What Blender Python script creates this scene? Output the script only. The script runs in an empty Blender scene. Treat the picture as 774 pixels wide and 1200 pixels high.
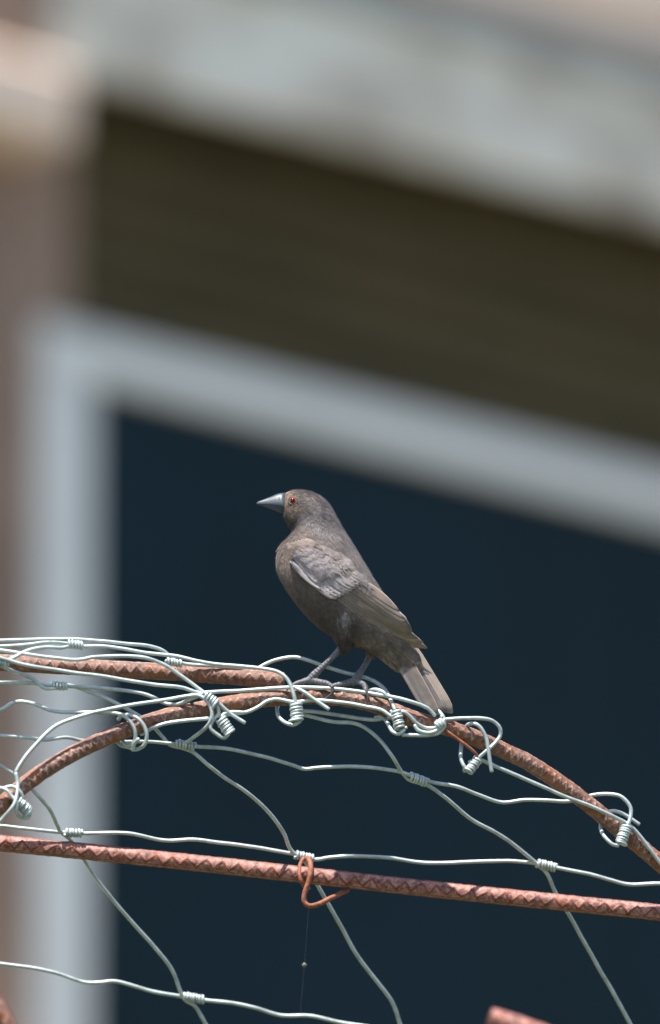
import bpy, bmesh, math, random
from mathutils import Vector, Matrix, noise
from mathutils.bvhtree import BVHTree
R = math.radians
random.seed(7)
sc = bpy.context.scene
C = sc.collection

# ------------------------------------------------------------------ camera
PITCH = R(11.0)
DIST = 6.0
CAM_Z = 1.5
CAM = Vector((0.0, -DIST * math.cos(PITCH), CAM_Z))
LENS, SENS = 300.0, 36.0
cd = bpy.data.cameras.new('camera')
cam = bpy.data.objects.new('camera', cd)
C.objects.link(cam)
cam.location = CAM
cam.rotation_euler = (math.pi / 2 + PITCH, 0, 0)
cd.sensor_fit = 'VERTICAL'
cd.sensor_height = SENS
cd.lens = LENS
cd.clip_start = 0.1
cd.clip_end = 3000
cd.dof.use_dof = True
cd.dof.focus_distance = DIST - 0.005
cd.dof.aperture_fstop = 3.2
sc.camera = cam

# ------------------------------------------------------------------ world, sun, exposure
SUN_EL = R(69)
SUN_AZ_VEC = Vector((-0.50, -0.866, 0)).normalized()      # horizontal direction towards the sun
w = bpy.data.worlds.new('World')
sc.world = w
w.use_nodes = True
nt = w.node_tree
nt.nodes.clear()
sky = nt.nodes.new('ShaderNodeTexSky')
sky.sky_type = 'NISHITA'
sky.sun_disc = False
sky.sun_elevation = SUN_EL
sky.sun_rotation = math.atan2(SUN_AZ_VEC.x, SUN_AZ_VEC.y)
sky.air_density = 1.0
sky.dust_density = 1.0
sky.ozone_density = 1.0
bg = nt.nodes.new('ShaderNodeBackground')
bg.inputs['Strength'].default_value = 0.105
wo = nt.nodes.new('ShaderNodeOutputWorld')
nt.links.new(sky.outputs[0], bg.inputs[0])
nt.links.new(bg.outputs[0], wo.inputs[0])
sd = bpy.data.lights.new('sun', 'SUN')
sd.energy = 5.0
sd.angle = R(0.53)
sd.color = (1.0, 0.955, 0.89)
sun = bpy.data.objects.new('sun', sd)
C.objects.link(sun)
to_sun = SUN_AZ_VEC * math.cos(SUN_EL) + Vector((0, 0, math.sin(SUN_EL)))
sun.rotation_euler = to_sun.to_track_quat('Z', 'Y').to_euler()
sun.location = (0, 0, 12)
vs = sc.view_settings
sc.display_settings.display_device = 'sRGB'
vs.view_transform = 'Standard'
vs.look = 'None'
vs.exposure = 1.1
vs.gamma = 1.0
vs.use_curve_mapping = False

# ------------------------------------------------------------------ picking helpers
UPV = Vector((0, -math.sin(PITCH), math.cos(PITCH)))
FWD = Vector((0, math.cos(PITCH), math.sin(PITCH)))
PXM = DIST * SENS / LENS / 1200.0          # metres per photo pixel in the focus plane (0.6 mm)

def ray(px, py):
    k = SENS / LENS / 1200.0
    return FWD + Vector((1, 0, 0)) * ((px - 387) * k) + UPV * ((600 - py) * k)

def P(px, py, Y=0.0):
    """world point seen at photo pixel (px,py) that lies at world depth Y"""
    d = ray(px, py)
    return CAM + d * ((Y - CAM.y) / d.y)

# ------------------------------------------------------------------ materials
def mat(name):
    m = bpy.data.materials.new(name)
    m.use_nodes = True
    t = m.node_tree
    return m, t, t.nodes['Principled BSDF']

def N(t, typ, **kw):
    n = t.nodes.new(typ)
    for k, v in kw.items():
        if k in n.inputs:
            n.inputs[k].default_value = v
        else:
            setattr(n, k, v)
    return n

def ramp(t, stops, fac=None):
    n = t.nodes.new('ShaderNodeValToRGB')
    e = n.color_ramp.elements
    while len(e) < len(stops):
        e.new(0.5)
    for i, (p, c) in enumerate(stops):
        e[i].position = p
        e[i].color = (*c, 1) if len(c) == 3 else c
    if fac is not None:
        t.links.new(fac, n.inputs[0])
    return n

def mixc(t, a, b, fac, blend='MIX'):
    n = t.nodes.new('ShaderNodeMix')
    n.data_type = 'RGBA'
    n.blend_type = blend
    for sock, v in ((n.inputs[0], fac), (n.inputs[6], a), (n.inputs[7], b)):
        if isinstance(v, bpy.types.NodeSocket):
            t.links.new(v, sock)
        elif isinstance(v, (int, float)):
            sock.default_value = v
        else:
            sock.default_value = (*v, 1)
    return n.outputs[2]

def coords(t, out='Object'):
    return t.nodes.new('ShaderNodeTexCoord').outputs[out]

def noise_t(t, vec, scale, detail=4, rough=0.55):
    n = t.nodes.new('ShaderNodeTexNoise')
    n.inputs['Scale'].default_value = scale
    n.inputs['Detail'].default_value = detail
    n.inputs['Roughness'].default_value = rough
    t.links.new(vec, n.inputs['Vector'])
    return n.outputs['Fac']

def bump(t, bsdf, h, strength, dist):
    b = t.nodes.new('ShaderNodeBump')
    b.inputs['Strength'].default_value = strength
    b.inputs['Distance'].default_value = dist
    t.links.new(h, b.inputs['Height'])
    t.links.new(b.outputs[0], bsdf.inputs['Normal'])

def simple(name, col, rough=0.6, nscale=8.0, var=0.25, bump_d=0.0, metal=0.0, stretch=None):
    m, t, b = mat(name)
    v = coords(t)
    if stretch:
        mp = N(t, 'ShaderNodeMapping')
        mp.inputs['Scale'].default_value = stretch
        t.links.new(v, mp.inputs[0])
        v = mp.outputs[0]
    n = noise_t(t, v, nscale, 6)
    lo = tuple(c * (1 - var) for c in col)
    hi = tuple(min(1, c * (1 + var)) for c in col)
    r = ramp(t, [(0.3, lo), (0.7, hi)], n)
    t.links.new(r.outputs[0], b.inputs['Base Color'])
    b.inputs['Roughness'].default_value = rough
    b.inputs['Metallic'].default_value = metal
    if bump_d:
        bump(t, b, n, 0.5, bump_d)
    return m

def rust_material(name, tint=(1, 1, 1), pale=0.65, flats=False):
    m, t, b = mat(name)
    v = coords(t)
    att = t.nodes.new('ShaderNodeAttribute')
    att.attribute_name = 'relief'
    n1 = noise_t(t, v, 260, 5, 0.65)
    n2 = noise_t(t, v, 60, 4, 0.6)
    n3 = noise_t(t, v, 900, 4, 0.7)
    T = lambda c: tuple(a * k for a, k in zip(c, tint))
    base = ramp(t, [(0.28, T((0.048, 0.022, 0.015))), (0.45, T((0.150, 0.064, 0.040))),
                    (0.58, T((0.225, 0.108, 0.072))), (0.75, T((0.34, 0.195, 0.145)))], n1).outputs[0]
    org = ramp(t, [(0.50, (0, 0, 0)), (0.66, (1, 1, 1))], n2).outputs[0]
    c = mixc(t, base, T((0.23, 0.078, 0.028)), org)
    # handled / weathered rib crests are paler, grooves keep dark scale
    crest = ramp(t, [(0.50, (0, 0, 0)), (0.95, (1, 1, 1))] if not flats else [(0.10, (0, 0, 0)), (0.24, (1, 1, 1)), (0.30, (1, 1, 1)), (0.45, (0, 0, 0))], att.outputs['Fac']).outputs[0]
    crest = mixc(t, crest, ramp(t, [(0.35, (0.1,) * 3), (0.6, (1,) * 3)], n1).outputs[0], 1.0, 'MULTIPLY')
    mm = N(t, 'ShaderNodeMath', operation='MULTIPLY')
    t.links.new(crest, mm.inputs[0])
    mm.inputs[1].default_value = pale
    c = mixc(t, c, T((0.54, 0.42, 0.38)), mm.outputs[0])
    groove = ramp(t, [(0.0, (1, 1, 1)), (0.30, (0, 0, 0))], att.outputs['Fac']).outputs[0]
    g2 = N(t, 'ShaderNodeMath', operation='MULTIPLY')
    t.links.new(groove, g2.inputs[0])
    g2.inputs[1].default_value = 0.5
    c = mixc(t, c, T((0.045, 0.020, 0.013)), g2.outputs[0])
    sp = ramp(t, [(0.62, (0, 0, 0)), (0.74, (1, 1, 1))], n3).outputs[0]
    s2 = N(t, 'ShaderNodeMath', operation='MULTIPLY')
    t.links.new(sp, s2.inputs[0])
    s2.inputs[1].default_value = 0.35
    c = mixc(t, c, (0.50, 0.40, 0.35), s2.outputs[0])
    t.links.new(c, b.inputs['Base Color'])
    b.inputs['Roughness'].default_value = 0.62
    bump(t, b, n3, 0.55, 0.0005)
    return m

def zinc_material(name, col=(0.47, 0.53, 0.52)):
    m, t, b = mat(name)
    v = coords(t)
    n1 = noise_t(t, v, 120, 4)
    n2 = noise_t(t, v, 900, 3)
    r = ramp(t, [(0.3, tuple(c * 0.72 for c in col)), (0.55, col), (0.8, tuple(min(1, c * 1.25) for c in col))], n1)
    stain = ramp(t, [(0.58, (0, 0, 0)), (0.74, (1, 1, 1))], noise_t(t, v, 60, 5)).outputs[0]
    s2 = N(t, 'ShaderNodeMath', operation='MULTIPLY')
    t.links.new(stain, s2.inputs[0])
    s2.inputs[1].default_value = 0.65
    c = mixc(t, r.outputs[0], (0.30, 0.26, 0.17), s2.outputs[0])
    t.links.new(c, b.inputs['Base Color'])
    b.inputs['Metallic'].default_value = 0.6
    rr = ramp(t, [(0.3, (0.42, 0.42, 0.42)), (0.7, (0.66, 0.66, 0.66))], n2)
    t.links.new(rr.outputs[0], b.inputs['Roughness'])
    bump(t, b, n2, 0.35, 0.0002)
    return m

M = {}
M['rust'] = rust_material('rusty rebar steel')
M['rust_red'] = rust_material('red rusted rebar steel', (0.92, 0.60, 0.56), 0.75, True)
M['rust_wire'] = simple('orange rusted wire', (0.23, 0.075, 0.036), 0.75, 300, 0.5, 0.0003)
M['zinc'] = zinc_material('galvanised wire')
M['zinc_dull'] = zinc_material('weathered zinc wire', (0.40, 0.44, 0.41))
M['trim'] = simple('white trim paint', (0.87, 0.83, 0.78), 0.5, 3.0, 0.06)
M['fascia'] = None
M['wall'] = simple('brown wall boards', (0.098, 0.072, 0.036), 0.8, 2.2, 0.30, 0.002, 0, (1, 1, 6))
M['post'] = simple('brown plaster pier', (0.30, 0.19, 0.138), 0.8, 4, 0.18, 0.001)
M['cap'] = simple('pinkish stone', (0.76, 0.58, 0.47), 0.8, 6, 0.08, 0.001)
M['soffit'] = simple('dark soffit boards', (0.075, 0.058, 0.038), 0.8, 3, 0.3, 0.001)
M['door'] = simple('dark navy door skin', (0.0040, 0.0175, 0.0275), 0.6, 1.6, 0.16)
M['door'].node_tree.nodes['Principled BSDF'].inputs['Specular IOR Level'].default_value = 0.12
for q_ in ('wall', 'soffit'): M[q_].node_tree.nodes['Principled BSDF'].inputs['Specular IOR Level'].default_value = 0.12
M['tile'] = simple('terracotta tile', (0.50, 0.27, 0.19), 0.8, 6, 0.25, 0.002)
M['gutter'] = simple('zinc gutter', (0.46, 0.47, 0.49), 0.45, 4, 0.12, 0, 0.3)
M['ground'] = simple('grass ground', (0.060, 0.066, 0.032), 0.95, 1.5, 0.45, 0.02)
M['base'] = simple('grey rendered base', (0.40, 0.37, 0.33), 0.85, 3, 0.12, 0.002)
# weathered sun dappled fascia
m, t, b = mat('weathered sun dappled fascia')
v = coords(t)
mp = N(t, 'ShaderNodeMapping'); mp.inputs['Scale'].default_value = (1, 1, 1.6); t.links.new(v, mp.inputs[0])
n1 = noise_t(t, mp.outputs[0], 5.0, 2, 0.45)
r1 = ramp(t, [(0.34, (0.58, 0.48, 0.39)), (0.50, (0.84, 0.73, 0.61)), (0.64, (0.97, 0.88, 0.77))], n1)  # broad blotches: dappled sunlight put into the paint colour
n2 = noise_t(t, v, 40, 4)
c = mixc(t, r1.outputs[0], (0.45, 0.42, 0.37), ramp(t, [(0.58, (0, 0, 0)), (0.72, (0.6, 0.6, 0.6))], n2).outputs[0])
t.links.new(c, b.inputs['Base Color']); b.inputs['Roughness'].default_value = 0.7
M['fascia'] = m

def feather_material(name, edge=(0.30, 0.24, 0.19), edge_amt=0.6, streak=0.28):
    """colour per feather comes from the 'col' attribute; UV x across the vane, y along the shaft"""
    m, t, b = mat(name)
    at = t.nodes.new('ShaderNodeAttribute'); at.attribute_name = 'col'
    uv = t.nodes.new('ShaderNodeUVMap'); uv.uv_map = 'UVMap'
    sx = t.nodes.new('ShaderNodeSeparateXYZ'); t.links.new(uv.outputs[0], sx.inputs[0])
    ax = N(t, 'ShaderNodeMath', operation='SUBTRACT'); t.links.new(sx.outputs[0], ax.inputs[0]); ax.inputs[1].default_value = 0.5
    ab = N(t, 'ShaderNodeMath', operation='ABSOLUTE'); t.links.new(ax.outputs[0], ab.inputs[0])
    # barbs run out obliquely from the shaft
    mp = N(t, 'ShaderNodeMath', operation='MULTIPLY_ADD')
    t.links.new(ab.outputs[0], mp.inputs[0]); mp.inputs[1].default_value = -0.9
    t.links.new(sx.outputs[1], mp.inputs[2])
    cb = t.nodes.new('ShaderNodeCombineXYZ'); t.links.new(mp.outputs[0], cb.inputs[0])
    t.links.new(at.outputs['Alpha'], cb.inputs[1])
    barb = noise_t(t, cb.outputs[0], 26, 3, 0.6)
    big = noise_t(t, coords(t), 150, 4, 0.6)
    k = ramp(t, [(0.25, (1 - streak,) * 3), (0.75, (1 + streak,) * 3)], barb).outputs[0]
    c = mixc(t, at.outputs['Color'], k, 1.0, 'MULTIPLY')
    k2 = ramp(t, [(0.3, (0.78, 0.78, 0.8)), (0.7, (1.2, 1.18, 1.14))], big).outputs[0]
    c = mixc(t, c, k2, 1.0, 'MULTIPLY')
    em = ramp(t, [(0.38, (0, 0, 0)), (0.46, (edge_amt,) * 3)], ab.outputs[0]).outputs[0]
    c = mixc(t, c, edge, em)
    sh = ramp(t, [(0.0, (0.45,) * 3), (0.035, (0, 0, 0))], ab.outputs[0]).outputs[0]
    c = mixc(t, c, (0.05, 0.042, 0.038), sh)
    t.links.new(c, b.inputs['Base Color'])
    b.inputs['Roughness'].default_value = 0.5
    b.inputs['Specular IOR Level'].default_value = 0.4
    b.inputs['Sheen Weight'].default_value = 0.06
    b.inputs['Sheen Roughness'].default_value = 0.4
    bump(t, b, barb, 0.35, 0.0004)
    return m
M['flight'] = feather_material('flight feather', (0.38, 0.30, 0.235), 0.8)
M['covert'] = feather_material('covert feather', (0.26, 0.235, 0.23), 0.35)
M['contour'] = feather_material('contour feather', (0.17, 0.145, 0.13), 0.25, 0.35)

m, t, b = mat('bird down')
at = t.nodes.new('ShaderNodeAttribute'); at.attribute_name = 'col'
k = ramp(t, [(0.3, (0.6,) * 3), (0.7, (1.2,) * 3)], noise_t(t, coords(t), 420, 4, 0.65)).outputs[0]
t.links.new(mixc(t, at.outputs['Color'], k, 1.0, 'MULTIPLY'), b.inputs['Base Color'])
b.inputs['Roughness'].default_value = 0.75
b.inputs['Sheen Weight'].default_value = 0.06
b.inputs['Specular IOR Level'].default_value = 0.25
M['down'] = m
m, t, b = mat('blue grey horn')
nb = noise_t(t, coords(t), 180, 4)
t.links.new(ramp(t, [(0.3, (0.024, 0.033, 0.045)), (0.7, (0.055, 0.070, 0.088))], nb).outputs[0], b.inputs['Base Color'])
b.inputs['Roughness'].default_value = 0.42
bump(t, b, nb, 0.2, 0.0003)
M['beak'] = m
M['iris'] = simple('red iris', (0.40, 0.05, 0.025), 0.08, 900, 0.3)
M['pupil'] = simple('black pupil', (0.006, 0.005, 0.006), 0.05, 50, 0.1)
M['lid'] = simple('grey eyelid skin', (0.055, 0.048, 0.048), 0.6, 900, 0.3)
M['leg'] = simple('grey scaly leg', (0.105, 0.103, 0.110), 0.5, 700, 0.55, 0.0012)
M['claw'] = simple('dark claw', (0.05, 0.046, 0.045), 0.4, 300, 0.2)

# ------------------------------------------------------------------ object helpers
def link(name, me, material=None, parent=None, smooth=True):
    o = bpy.data.objects.new(name, me)
    C.objects.link(o)
    if material is not None:
        me.materials.append(material)
    if smooth and len(me.polygons):
        me.polygons.foreach_set('use_smooth', [True] * len(me.polygons))
    if parent is not None:
        o.parent = parent
        o.matrix_parent_inverse = parent.matrix_world.inverted() if False else Matrix.Translation(-parent.location)
    return o

def thing(name, label, cat, loc, group=None):
    o = bpy.data.objects.new(name, None)
    C.objects.link(o)
    o.empty_display_size = 0.02
    o.location = loc
    tag(o, label, cat, group)
    return o

def tag(o, label=None, cat=None, group=None, kind=None):
    for k, val in (('label', label), ('category', cat), ('group', group), ('kind', kind)):
        if val:
            o[k] = val
    return o

def mesh(verts, faces):
    me = bpy.data.meshes.new('mesh')
    me.from_pydata(verts, [], faces)
    me.update()
    return me

def crom(pts, step):
    """Catmull-Rom through world points, resampled roughly every step metres"""
    pts = [Vector(p) for p in pts]
    ext = [pts[0] * 2 - pts[1]] + pts + [pts[-1] * 2 - pts[-2]]
    out = []
    for i in range(1, len(ext) - 2):
        p0, p1, p2, p3 = ext[i - 1:i + 3]
        # centripetal parametrisation
        t0 = 0.0
        t1 = t0 + max((p1 - p0).length, 1e-6) ** 0.5
        t2 = t1 + max((p2 - p1).length, 1e-6) ** 0.5
        t3 = t2 + max((p3 - p2).length, 1e-6) ** 0.5
        n = max(2, int((p2 - p1).length / step))
        for k in range(n):
            tt = t1 + (t2 - t1) * k / n
            a1 = p0.lerp(p1, (tt - t0) / (t1 - t0)); a2 = p1.lerp(p2, (tt - t1) / (t2 - t1)); a3 = p2.lerp(p3, (tt - t2) / (t3 - t2))
            b1 = a1.lerp(a2, (tt - t0) / (t2 - t0)); b2 = a2.lerp(a3, (tt - t1) / (t3 - t1))
            out.append(b1.lerp(b2, (tt - t1) / (t2 - t1)))
    out.append(pts[-1])
    return out

def frames(path, ref=Vector((0, 0, 1))):
    T = []
    n = len(path)
    for i in range(n):
        d = path[min(i + 1, n - 1)] - path[max(i - 1, 0)]
        T.append(d.normalized() if d.length > 1e-9 else (T[-1] if T else Vector((1, 0, 0))))
    u = ref - T[0] * ref.dot(T[0])
    if u.length < 1e-3:
        u = Vector((0, 1, 0)) - T[0] * T[0].y
    u.normalize()
    F = []
    for d in T:
        u = (u - d * u.dot(d)).normalized()
        F.append((d, u, d.cross(u)))
    return F

def tube_data(path, rad, sides=8, vo=0, cap=True):
    """rad: float or function(i/n)"""
    F = frames(path)
    n = len(path)
    rings = []
    for i, (p, (d, u, v)) in enumerate(zip(path, F)):
        r = rad(i / (n - 1)) if callable(rad) else rad
        rings.append((p, u, v, r))
    if cap:
        d0, d1 = F[0][0], F[-1][0]
        p, u, v, r = rings[0]; q, u1, v1, r1 = rings[-1]
        rings = [(p - d0 * r * 0.45, u, v, r * 0.15), (p - d0 * r * 0.3, u, v, r * 0.75)] + rings + \
                [(q + d1 * r1 * 0.3, u1, v1, r1 * 0.75), (q + d1 * r1 * 0.45, u1, v1, r1 * 0.15)]
    V, Fc = [], []
    for p, u, v, r in rings:
        for k in range(sides):
            a = 2 * math.pi * k / sides
            V.append(p + u * (r * math.cos(a)) + v * (r * math.sin(a)))
    m_ = len(rings)
    for i in range(m_ - 1):
        for k in range(sides):
            a = vo + i * sides + k; b_ = vo + i * sides + (k + 1) % sides
            Fc.append((a, b_, b_ + sides, a + sides))
    Fc.append(tuple(vo + k for k in reversed(range(sides))))
    Fc.append(tuple(vo + (m_ - 1) * sides + k for k in range(sides)))
    return V, Fc

def tube_mesh(paths, rad, sides=8):
    V, Fc = [], []
    for p in paths:
        v, f = tube_data(p, rad, sides, len(V))
        V += v; Fc += f
    return mesh(V, Fc)

def box_mesh(corners8):
    return mesh(corners8, [(0, 3, 2, 1), (4, 5, 6, 7), (0, 1, 5, 4), (1, 2, 6, 5), (2, 3, 7, 6), (3, 0, 4, 7)])

# ================================================================== SETTING
g = mesh([(-600, -600, 0), (600, -600, 0), (600, 1200, 0), (-600, 1200, 0)], [(0, 1, 2, 3)])
tag(link('ground', g, M['ground'], smooth=False), 'grassy ground around the house and trellis', 'ground', kind='structure')

# ------------------------------------------------------------------ house, seen obliquely and far out of focus
WA = R(51.0)
E = Vector((math.cos(WA), math.sin(WA), 0))
NN = Vector((math.sin(WA), -math.cos(WA), 0))
HO = P(125, 470, 6.0)
HO2 = Vector((HO.x, HO.y, 0))
def H(s, n, z):
    return HO2 + E * s + NN * n + Vector((0, 0, z))
def hz(px, py, n):
    d = ray(px, py)
    k = ((HO2 + NN * n - CAM).dot(NN)) / d.dot(NN)
    q = CAM + d * k - HO2
    return q.dot(E), q.z
def hbox(name, s0, s1, n0, n1, z0, z1, material, parent, bev=0.004):
    me = box_mesh([H(s0, n0, z0), H(s1, n0, z0), H(s1, n1, z0), H(s0, n1, z0), H(s0, n0, z1), H(s1, n0, z1), H(s1, n1, z1), H(s0, n1, z1)])
    bm = bmesh.new(); bm.from_mesh(me)
    bmesh.ops.recalc_face_normals(bm, faces=bm.faces)
    if bev:
        bmesh.ops.bevel(bm, geom=list(bm.edges), offset=bev, segments=1, affect='EDGES')
    bm.to_mesh(me); bm.free()
    return link(name, me, material, parent, smooth=False)

house = thing('house', 'house with white framed dark door, brown wall and pale weathered beam with painted sun dapples behind the bird', 'house', H(0, 0, 0))
NJ = 0.06
s_l, _ = hz(44, 800, NJ)
s_r, _ = hz(108, 800, NJ)
_, z_hb = hz(126, 444, NJ)
_, z_ht = hz(126, 393, NJ)
FL = z_hb - 2.12                               # floor level of the raised storey
NF = 0.14                                      # beam face
SK = -0.10                                     # the beam is not quite parallel to the wall
def NFs(s_):
    return NF - SK * s_
s_f0, z_fb = hz(58, 76, NF)
_, z_ft = hz(480, 0, NF)
s_q, z_ft = hz(774, 40, NF + 0.06)
z_ft -= 0.030 * (s_q - s_f0)
L_H = 6.5
z_top = z_ft + 0.75
hbox('wall', -0.6, L_H, -0.25, -0.003, z_ht - 0.02, z_top, M['wall'], house)
nb = 5
bh = (z_fb - z_ht) / nb
for i in range(nb):
    hbox('wall_board', -0.42, L_H, 0.0, 0.012, z_ht + i * bh + 0.004, z_ht + (i + 1) * bh - 0.004, M['wall'], house)
hbox('base_wall', -0.8, L_H, -0.3, 0.1, 0, FL - 0.1, M['base'], house)
hbox('floor_slab', -0.9, L_H, -0.3, 1.1, FL - 0.1, FL, M['base'], house)
hbox('back_wall', -0.8, L_H, -4.0, -3.8, 0, z_top, M['wall'], house)
hbox('side_wall', -0.82, -0.60, -3.78, -0.27, 0, z_top, M['wall'], house)
door = bpy.data.objects.new('door', None); C.objects.link(door); door.parent = house
door['label'] = 'dark navy door in a wide white frame'
def dbox(*a, **k):
    o = hbox(*a, None, **k)
    o.parent = door; o.matrix_parent_inverse = Matrix.Translation(-house.location)
    return o
DW = 2.6
dbox('frame_jamb', s_l, s_r, -0.10, NJ, FL, z_hb - 0.002, M['trim'])
dbox('frame_jamb', s_r + DW, s_r + DW + 0.16, -0.10, NJ, FL, z_hb - 0.002, M['trim'])
dbox('frame_header', s_l, s_r + DW + 0.16, -0.10, NJ + 0.002, z_hb, z_ht, M['trim'])
dbox('door_leaf', s_r + 0.002, s_r + DW / 2 - 0.003, -0.01, 0.040, FL + 0.01, z_hb - 0.004, M['door'])
dbox('door_leaf', s_r + DW / 2 + 0.003, s_r + DW - 0.002, -0.01, 0.040, FL + 0.01, z_hb - 0.004, M['door'])
hbox('wall', s_r + DW + 0.162, L_H, -0.25, -0.003, FL, z_ht - 0.022, M['wall'], house)
for i in range(14):
    hbox('wall_board', s_r + DW + 0.165, L_H, 0.0, 0.012, FL + i * (z_ht - FL) / 14 + 0.004, FL + (i + 1) * (z_ht - FL) / 14 - 0.004, M['wall'], house)
s_p, _ = hz(86, 300, 0.057)
hbox('pier', -0.62, s_p, -0.26, 0.057, 0.0, z_top, M['post'], house)
s_c, z_c1 = hz(97, 172, 0.17)
_, z_c0 = hz(99, 82, 0.17)
s_h, _ = hz(50, 30, 0.15)
hbox('pier_head', -0.62, s_h, -0.2, 0.15, z_c0 + 0.002, z_top, M['post'], house)
hbox('pier_cap', -0.70, s_c, -0.2, 0.17, z_c1, z_c0, M['cap'], house, bev=0.012)
RISE = 0.030                                   # the beam climbs slightly along the wall
def beam(name, n0, n1, z0, z1, material, s0=s_f0, s1=L_H, bev=0.008):
    r0, r1 = RISE * (s0 - s_f0), RISE * (s1 - s_f0)
    me = box_mesh([H(s0, n0, z0 + r0), H(s1, n0, z0 + r1), H(s1, n1, z0 + r1), H(s0, n1, z0 + r0),
                   H(s0, n0, z1 + r0), H(s1, n0, z1 + r1), H(s1, n1, z1 + r1), H(s0, n1, z1 + r0)])
    bm = bmesh.new(); bm.from_mesh(me); bmesh.ops.recalc_face_normals(bm, faces=bm.faces)
    bmesh.ops.bevel(bm, geom=list(bm.edges), offset=bev, segments=2, affect='EDGES'); bm.to_mesh(me); bm.free()
    return link(name, me, material, house, smooth=False)
beam('beam', NF - 0.03, NF, z_fb, z_ft - 0.06, M['fascia'])
beam('beam_soffit', 0.014, NF - 0.032, z_fb + 0.02, z_fb + 0.05, M['soffit'])
beam('gutter', 0.016, NF + 0.03, z_ft - 0.058, z_ft - 0.01, M['gutter'])
beam('cornice', 0.018, NF + 0.06, z_ft - 0.008, z_ft + 0.22, M['cap'])
hbox('soffit', -0.9, L_H, -0.25, 0.10, z_top + 0.002, z_top + 0.03, M['trim'], house)
RV, RF = [], []
nS, nR = 260, 14
slope = math.tan(R(20))
for j in range(nR + 1):
    q = j / nR
    n_ = 0.13 - q * 4.4
    zz = z_top + 0.04 + q * 4.4 * slope
    for i in range(nS + 1):
        s_ = -1.0 + (L_H + 1.0) * i / nS
        RV.append(H(s_, n_, zz + 0.03 * abs(math.sin(math.pi * i / 6.0))))
for j in range(nR):
    for i in range(nS):
        a = j * (nS + 1) + i
        RF.append((a, a + 1, a + nS + 2, a + nS + 1))
link('roof', mesh(RV, RF), M['tile'], house)

# ================================================================== REBAR
ARCH = [(-60, 985), (-25, 963), (0, 945), (26, 922), (75, 889), (139, 859), (200, 838.5), (232, 832), (283, 822.5), (325, 818), (374, 816),
        (424, 822), (457, 832), (484, 842), (528, 854), (555, 864), (600, 884), (615, 891), (657, 918), (698, 949), (726, 972), (774, 1012), (800, 1036), (835, 1072)]
def interp(tab, x):
    if x <= tab[0][0]: return tab[0][1]
    for (a, b), (c_, d) in zip(tab, tab[1:]):
        if x <= c_:
            return b + (d - b) * (x - a) / (c_ - a)
    return tab[-1][1]
def archY(x):
    return interp([(-60, -0.045), (0, -0.032), (200, -0.006), (300, 0.0), (480, 0.0), (600, 0.022), (774, 0.062), (850, 0.085)], x)
def g_y(y):
    return interp([(0, 0.012), (880, 0.012), (1000, 0.090), (1200, 0.17), (1260, 0.19)], y)
BR = 9.4 * PXM

def rebar(name, pix, Yf, r, tooth, material, label, pale_side=0.0, seed=0, step=0.0009, sides=72, rib=0.105, cut=None):
    path = crom([P(x, y, Yf(x, y)) for x, y in pix], step)
    F = frames(path, Vector((0, 0, 1)))
    V, rel = [], []
    L = 0.0
    n = len(path)
    for i, (p, (d, u, v)) in enumerate(zip(path, F)):
        if i: L += (p - path[i - 1]).length
        for k in range(sides):
            a = 2 * math.pi * k / sides
            # a=0 is up, the camera side is at +/-90 deg; two zigzag bands, front and back
            half = 0 if math.sin(a - pale_side) >= 0 else 1
            tt = ((a - pale_side) % math.pi) / math.pi
            ph = (L / tooth + 0.37 * half + 0.16 * noise.noise(Vector((L * 130, seed, 0)))) % 1.0
            tri = 0.24 + 0.05 * noise.noise(Vector((L * 90, seed + 7, 1))) + 0.38 * (1 - abs(2 * ph - 1))
            slope_ = (0.76 * r * math.pi / tooth)
            dist = abs(tt - tri) * math.pi * r / math.sqrt(1 + slope_ * slope_)
            zig = max(0.0, min(1.0, 1.7 - 1.7 * dist / (0.10 * r + 0.00025)))
            edge = min(tt, 1 - tt) * math.pi * r
            lon = max(0.0, 1 - (edge / (0.17 * r)) ** 2)
            l2 = max(0.0, 1 - abs(tt - 0.70) * math.pi * r / (0.11 * r)) * 0.75; wn_ = noise.noise(Vector((L * 210 + seed, tt * 3, half))); h = max(zig * min(1, max(0.25, 0.8 + 0.9 * wn_)), lon * 0.9, l2 * min(1, max(0.2, 0.7 + wn_)))
            q = Vector((p.x * 700 + seed, math.cos(a) * 1.5, math.sin(a) * 1.5 + p.z * 700))
            nz = noise.noise(q * 0.35) * 0.05 + noise.noise(q * 1.3) * 0.035
            rr = r * (0.93 + rib * h + nz)
            if i == 0 or i == n - 1:
                rr *= 0.93
            V.append(p + u * (rr * math.cos(a)) + v * (rr * math.sin(a)))
            rel.append(min(1, max(0, 0.25 + 0.7 * h + nz * 3)))
    Fc = []
    for i in range(n - 1):
        for k in range(sides):
            a = i * sides + k; b_ = i * sides + (k + 1) % sides
            Fc.append((a, b_, b_ + sides, a + sides))
    for end, i in ((-1, 0), (1, n - 1)):
        c0 = len(V)
        V.append(path[i] + F[i][0] * (0.0006 * end)); rel.append(0.2)
        for k in range(sides):
            a = i * sides + k; b_ = i * sides + (k + 1) % sides
            Fc.append((a, c0, b_) if end == 1 else (b_, c0, a))
            if end == 1: Fc[-1] = (a, b_, c0)
    me = mesh(V, Fc)
    at = me.attributes.new('relief', 'FLOAT', 'POINT')
    at.data.foreach_set('value', rel)
    o = link(name, me, material)
    tag(o, label, 'rebar')
    return o

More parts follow.
